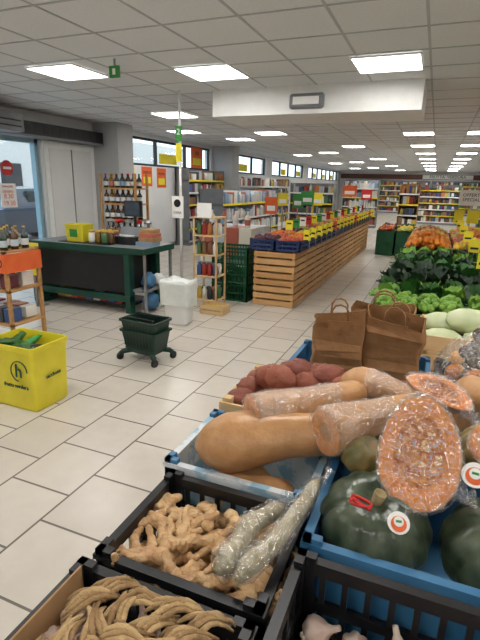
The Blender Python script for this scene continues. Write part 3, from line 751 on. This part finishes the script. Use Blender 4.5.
# kabocha pumpkins
def kab(c,rad,rot=(0,0,0),st=True,m=None,flat=.76):
    b=B(); M=T(*c)@E(*rot); n=84; rs=[]
    for i in range(21):
        th=math.pi*i/20; th=min(max(th,.03),math.pi-.03); ring=[]
        for j in range(n):
            a=2*math.pi*j/n; k=math.sin(th)**.85*(1-.11*(1-abs(math.sin(6*a+.3*math.sin(a)))**.6)); z=math.cos(th)*flat-.18*math.exp(-(math.sin(th)/.3)**2)*(1 if math.cos(th)>0 else -1)
            q=1+.025*noise.noise(Vector((4*k*math.cos(a),4*k*math.sin(a),z*4+rad*50)))
            ring.append((k*rad*math.cos(a)*q,k*rad*math.sin(a)*q,z*rad*q))
        rs.append(ring[::-1])
    b.rings(rs,m or Mkab,True,(True,True),M)
    if st:
        b.tube([M@Vector((0,0,rad*.5)),M@Vector((.003,0,rad*.66)),M@Vector((.012,.004,rad*.86))],[.022,.012,.014],Mstem,8)
    return b
b=kab((-.038,.93,.868),.125,(.3,-.12,.3),flat=.84)
b.tube([Vector((-.06,.865,.966))+Vector((.022*math.cos(a*1.3)-.005,.016*math.sin(a)-.01,.004+.0004*a)) for a in [i*.5 for i in range(26)]],.003,Mrcard,5); b.done('kabocha_pumpkin')
b=kab((.22,.93,.875),.124,(.3,-.1,1.2),flat=.82); b.done('kabocha_pumpkin')
b=kab((.36,1.1,.82),.075,(.4,.1,.2)); b.done('kabocha_pumpkin')
b=kab((-.02,1.12,.80),.078,(.2,.4,2)); b.done('kabocha_pumpkin')
Mtang=mat('tan_green_pumpkin',(96,98,62),(164,128,76),.4,16)
b=kab((.2,1.12,.99),.085,(.5,.2,1),m=Mtang); b.done('kabocha_pumpkin')
b=kab((-.09,1.07,.955),.062,(.5,.2,1),m=Mtang,st=False); b.done('small_pumpkin')
# cut pumpkin half
def cuthalf(M,a_,b_,dep,wrap=True,seeds=26,skin=Mbutt,egg=.14):
    b=B(); n=40
    def ring(k,z,ns=0,sd=0): return [(a_*k*math.cos(t)*(1+ns*noise.noise(Vector((math.cos(t)*3,math.sin(t)*3,sd))))*(1-egg*math.sin(t)),b_*k*math.sin(t)*(1+ns*noise.noise(Vector((math.cos(t)*3+5,math.sin(t)*3,sd)))),z) for t in [2*math.pi*j/n for j in range(n)]]
    b.rings([ring(math.cos(q),-dep*math.sin(q),.04,2) for q in [1.5,1.3,1.1,.9,.7,.5,.3,.15,0]],skin,True,(True,False),M)
    b.rings([ring(1,0,.04,2),ring(.96,.002,.04,2),],skin,True,(False,False),M)
    b.rings([ring(.97,.002,.04,2),ring(.85,.004,.04,2),ring(.74,.002,.04),ring(.64,-.003,.08)],Mflesh,True,(False,False),M)
    b.rings([ring(.64,-.003,.08),ring(.56,-.012,.14,1),ring(.5,-.004,.2,2),ring(.42,-.012,.2,3),ring(.33,-.004,.25,4),ring(.22,-.013,.2,5),ring(.12,-.006,.2,5),ring(.04,-.01)],Mstring,True,(False,True),M)
    for k in range(seeds):
        t=R.uniform(0,6.28); q=R.uniform(.1,.5)
        b.blob((a_*q*math.cos(t),b_*q*math.sin(t),-.007),(.0075,.0045,.0025),Mseed,(R.uniform(-.5,.5),R.uniform(-.5,.5),R.uniform(0,3)),nu=8,nv=5,M=M)
    if wrap:
        def wr(k,z,sd): 
            return [(x,y,z+.006*noise.noise(Vector((x*60,y*60,sd)))+.003*noise.noise(Vector((x*140,y*140,sd)))) for (x,y,_) in ring(k,z,.05,sd)]
        b.rings([ring(1.06*math.cos(q),-dep*1.05*math.sin(q),.07,q*3) for q in [.9,.6,.4,.2,0]]+[wr(k,.011,2) for k in (1.03,.95,.86,.77,.68,.59,.5,.41,.32,.22,.12,.03)],Mwrap,True,(False,True),M)
        b.tube([M@Vector(p) for p in ((a_*.9,-b_*.5,-.01),(a_*1.12,-b_*.62,-.015),(a_*1.3,-b_*.6,-.01))],[.03,.012,.022],Mwrap,8)
    return b
def facing(c,nrm,upv=(0,0,1)):
    n=Vector(nrm).normalized(); x=Vector(upv).cross(n).normalized(); y=n.cross(x)
    return Matrix(((x.x,y.x,n.x,c[0]),(x.y,y.y,n.y,c[1]),(x.z,y.z,n.z,c[2]),(0,0,0,1)))
M=facing((.035,.975,1.05),(-.14,-.84,.58))@E(0,0,.14); b=cuthalf(M,.085,.125,.08,seeds=9)
b.done('cut_pumpkin_half')
def label(b,M,r=.026):
    b.lathe([(r,0),(r,.0015)],Mwcard,M,20); b.lathe([(r*.7,.0015),(r*.7,.0022)],Mocard,M@T(0,-r*.1,0),16); b.lathe([(r*.45,.0022),(r*.45,.003)],Mwcard,M@T(0,r*.1,0),14); b.cb((0,r*.1,.0035),(r*.5,r*.2,.001),Mgcard,M)
b=B(); label(b,facing((.012,.845,.955),(.15,-.62,.75)),.022); b.done('pumpkin_sticker')
M=facing((.215,1.04,1.075),(-.25,-.7,.65)); b=cuthalf(M,.08,.07,.06,seeds=6); b.done('cut_pumpkin_half')
b=B(); label(b,facing((.145,.945,1.04),(-.1,-.7,.7)),.026); b.done('pumpkin_sticker')
b=B(); label(b,facing((.18,.985,1.115),(-.25,-.7,.65)),.026); b.done('pumpkin_sticker')
M=facing((.08,1.36,1.045),(-.15,-.45,.85))@E(0,0,-.25); b=cuthalf(M,.1,.042,.055,seeds=0,egg=.3); b.done('cut_pumpkin_wedge')
M=facing((.33,1.2,1.02),(-.3,-.5,.8)); b=cuthalf(M,.07,.06,.07,seeds=4); b.done('cut_pumpkin_wedge')
# sweet potatoes
b=B()
for k in range(50):
    l=k//18; j=k%18
    x=-.545+.092*(j%6)+R.uniform(-.012,.012); y=1.38+.1*(j//6)+R.uniform(-.012,.012); z=.72+.07*l+R.uniform(0,.02)
    b.blob((x,y,z),(.056*R.uniform(.85,1.15),.046,.043),Msweet,(R.uniform(-.2,.2),R.uniform(-.15,.15),R.uniform(-1.2,1.2)),.22,5,16,12,sd=k,pw=.85)
for k in range(12): b.blob((-.47+.04*k,1.51+R.uniform(-.06,.06),.93+.012*(k%3)),(.064,.05,.046),Msweet,(R.uniform(-.2,.2),R.uniform(-.2,.2),R.uniform(-1,1)),.22,5,16,12,sd=k+70,pw=.85)
b.done('sweet_potatoes')
# paper bags
def pbag(x,y,w,d,h,rz,sd):
    b=B(); M=T(x,y,.682)@E(0,0,rz); rs=[]
    for i in range(13):
        t=i/12; z=h*t; sq=1-.22*t*(1 if sd%2 else .6); ring=[]
        for p in rr(w*(1+.03*math.sin(t*7+sd)),d*sq,.012,z,3):
            v=Vector(p); k=noise.noise(v*14+Vector((sd,0,0)))*.024*min(1,t*3); ring.append((v.x+k,v.y+k*(1 if v.y>0 else -1),z+(noise.noise(v*11+Vector((sd,4,0)))*.07*t*t*t)))
        rs.append(ring)
    inner=[[(p[0]*.97,p[1]*.95,p[2]) for p in r_] for r_ in rs[::-1]][:6]
    b.rings(rs+inner,Mkraft,False,(True,True),M)
    for s in (-1,1):
        b.tube([M@Vector((qx*w,s*d*.4,qz)) for qx,qz in ((-.17,h*.93),(-.16,h+.02),(-.1,h+.04),(.0,h+.045),(.1,h+.038),(.16,h+.02),(.17,h*.93))],.004,Mkraft,6)
        b.bx(-.22*w,.22*w,s*d*.42-.003,s*d*.42+.003,h*.86,h*.95,Mkraft,M)
    b.done('paper_bag')
pbag(-.31,1.87,.2,.14,.42,.2,1); pbag(-.085,1.9,.225,.13,.425,-.1,2); pbag(-.15,2.03,.25,.08,.445,.05,3)
# netted fruit bag
b=B(); Mdk=palette('mixed_dark_fruit',[(54,40,34),(74,54,36),(222,152,50),(38,32,32),(200,120,40),(84,70,46)],.25,.6)
for k in range(120):
    a=R.uniform(0,6.28); q=math.sqrt(R.random()); x=.25+.165*q*math.cos(a); y=1.85+.11*q*math.sin(a); z=.80+.26*(1-q*q)*(.3+.7*R.random())+.04
    b.blob((x,y,z),(.032,.032,.03),Mdk,nu=10,nv=7)
b.blob((.25,1.85,.91),(.185,.13,.185),Mwrap,amp=.15,fr=6,nu=28,nv=16); b.done('bagged_fruit')
# melons
b=B(); wcrate(b,.0,.6,2.5,2.9,ZT,.88,Mwood2); b.done('wooden_produce_crate')
b=B(); wcrate(b,-.3,-.02,2.4,2.95,ZT,.8,Mwood2); b.done('wooden_produce_crate')
b=B()
for (x,y,z) in ((.12,2.6,.82),(.33,2.62,.83),(.5,2.6,.82),(.12,2.8,.86),(.33,2.8,.86),(.5,2.8,.86),(.24,2.7,.92),(.43,2.7,.92)):
    b.blob((x,y,z),(.115,.075,.065),Mmelon,(0,0,R.uniform(-.3,.3)),.08,5,20,12,rib=10,riba=.04)
b.done('pale_squash')
# leafy produce
def leafhead(b,c,s,m,sd,n=12):
    rd=random.Random(sd)
    for k in range(n):
        a=6.28*k/n+rd.uniform(-.3,.3); tilt=rd.uniform(.1,1.2); L=s*rd.uniform(.8,1.1); w=s*.55; vs=[];fs=[]
        for i in range(6):
            t=i/5
            for j in range(5):
                q=(j-2)/2; ww=w*math.sin(math.pi*(.12+.8*t))*q
                rad=L*t*math.sin(tilt)+.15*s*t*t; z=L*t*math.cos(tilt)-.25*s*t*t*tilt+.1*s*abs(q)+.06*s*math.sin(j*2.7+i*1.9+sd+k)*t
                vs.append((c[0]+rad*math.cos(a)-ww*math.sin(a),c[1]+rad*math.sin(a)+ww*math.cos(a),c[2]+z))
        for i in range(5):
            for j in range(4): fs.append((i*5+j,i*5+j+1,(i+1)*5+j+1,(i+1)*5+j))
        b.raw(vs,fs,m,True)
def brocc(b,c,s,m,sd):
    rd=random.Random(sd)
    b.cyl((c[0],c[1],c[2]-s*.5),(c[0],c[1],c[2]+s*.3),s*.25,Mleafl,8)
    for k in range(26):
        th=math.acos(rd.uniform(0,1)); a=rd.uniform(0,6.28)
        b.blob((c[0]+s*.7*math.sin(th)*math.cos(a),c[1]+s*.7*math.sin(th)*math.sin(a),c[2]+s*.55*math.cos(th)),(s*.26,s*.26,s*.24),m,amp=.4,fr=12,nu=8,nv=6,sd=k)
cb=B()
for y in (3.02,3.46,3.9,4.5,4.94,5.38,5.82,6.6,7.04,7.48,7.92,8.36,8.8):
    for x in (-.32,.28): crate(cb,x,x+.58,y,y+.42,ZT,.84,Mgreen if y<6 else Mblack,solid=y>4)
vc=cb.done('vegetable_crates')
b=B(); 
for i in range(4):
    for j in range(2): brocc(b,(-.23+.135*i,3.13+.18*j,.86),.085,Mleafl,i*7+j)
b.done('broccoli',parent=vc)
b=B()
for i in range(8):
    for j in range(2): leafhead(b,(-.25+.15*i,3.56+.17*j,.80),.14,Mleaf if (i+j)%3 else Mleafl,i*3+j)
for i in range(4):
    for j in range(2): leafhead(b,(.36+.135*i,3.1+.19*j,.81),.13,Mleafl,i*3+j+50)
for i in range(7):
    for j in range(2): leafhead(b,(-.25+.17*i,4.02+.17*j,.80),.15,Mleafd,i*5+j+90)
for i in range(6):
    for j in range(8): leafhead(b,(-.22+.19*i,4.6+.21*j,.79),.15,[Mleafd,Mleaf,Mleafd,Mleafl][(j//2+i//3)%4],i*5+j+190,9)
b.done('leafy_greens',parent=vc)
b=B()
for (xc,yc,m,s) in ((-.03,6.8,Morange,.12),(.57,6.8,Mlemon,.12),(-.03,7.25,Morange,.17),(.57,7.25,Mred,.14),(-.03,7.7,Mlemon,.15),(.57,7.7,Morange,.16),(-.03,8.1,Morange,.14),(.57,8.15,Mygr,.14),(-.03,8.55,Mred,.14),(.57,8.6,Morange,.14),(-.03,9.0,Mygr,.12),(.57,9.0,Mlemon,.12)):
    for k in range(48):
        x=xc-.24+.07*(k%8)+R.uniform(-.01,.01); y=yc-.16+.068*(k//8)+R.uniform(-.01,.01)
        b.blob((x,y,.84+s*(1-((x-xc)/.3)**2)*R.uniform(.7,1)),(.038,.038,.037),m,nu=8,nv=6)
    for k in range(14):
        b.blob((xc+R.uniform(-.2,.2),yc+R.uniform(-.13,.13),.82+s*.5),(.05,.05,.05),m,nu=8,nv=6)
b.done('citrus_fruit',parent=vc)
b=B()
for k in range(12):
    y=3.45+.52*k; x=.4 if k%2 else .88
    b.bx(x-.003,x+.003,y-.003,y+.003,.7,1.1,Mmetal); b.bx(x-.05,x+.05,y-.008,y-.004,1.02,1.14,Mycard); b.bx(x-.035,x+.035,y-.01,y-.008,1.05,1.07,Mink)
b.done('price_cards',parent=vc)
b=B(); b.bx(.58,.62,9.48,9.52,0,1.6,Mmetal); b.lathe([(.15,0),(.15,.02)],Mmetal,T(.6,9.5,0),16); b.bx(.38,.82,9.46,9.48,1.33,1.6,Mwcard); b.text('OFFERTA\nSPECIALE',T(.6,9.458,1.47)@FY,.08,Mink)
b.bx(.34,.5,9.46,9.48,1.02,1.25,Mycard); b.bx(.55,.75,9.46,9.48,1.02,1.25,Mycard); b.done('offer_sign_stand')

# ---------------------------------------------------------------- world
w=bpy.data.worlds.new('world'); sc.world=w; w.use_nodes=True; nt=w.node_tree; nt.nodes.clear()
o=nt.nodes.new('ShaderNodeOutputWorld'); bg=nt.nodes.new('ShaderNodeBackground')
tc=nt.nodes.new('ShaderNodeTexCoord'); sp=nt.nodes.new('ShaderNodeSeparateXYZ'); cr=nt.nodes.new('ShaderNodeValToRGB')
cr.color_ramp.elements[0].color=(.85,.93,1,1); cr.color_ramp.elements[1].color=(.5,.72,1,1)
nt.links.new(tc.outputs['Generated'],sp.inputs[0]); nt.links.new(sp.outputs['Z'],cr.inputs[0]); nt.links.new(cr.outputs[0],bg.inputs[0])
bg.inputs[1].default_value=2.2; nt.links.new(bg.outputs[0],o.inputs[0])
sd=bpy.data.lights.new('sun','SUN'); sd.energy=3; sd.angle=.02; so=bpy.data.objects.new('sun',sd); so.rotation_euler=(math.radians(35),math.radians(10),0); sc.collection.objects.link(so)
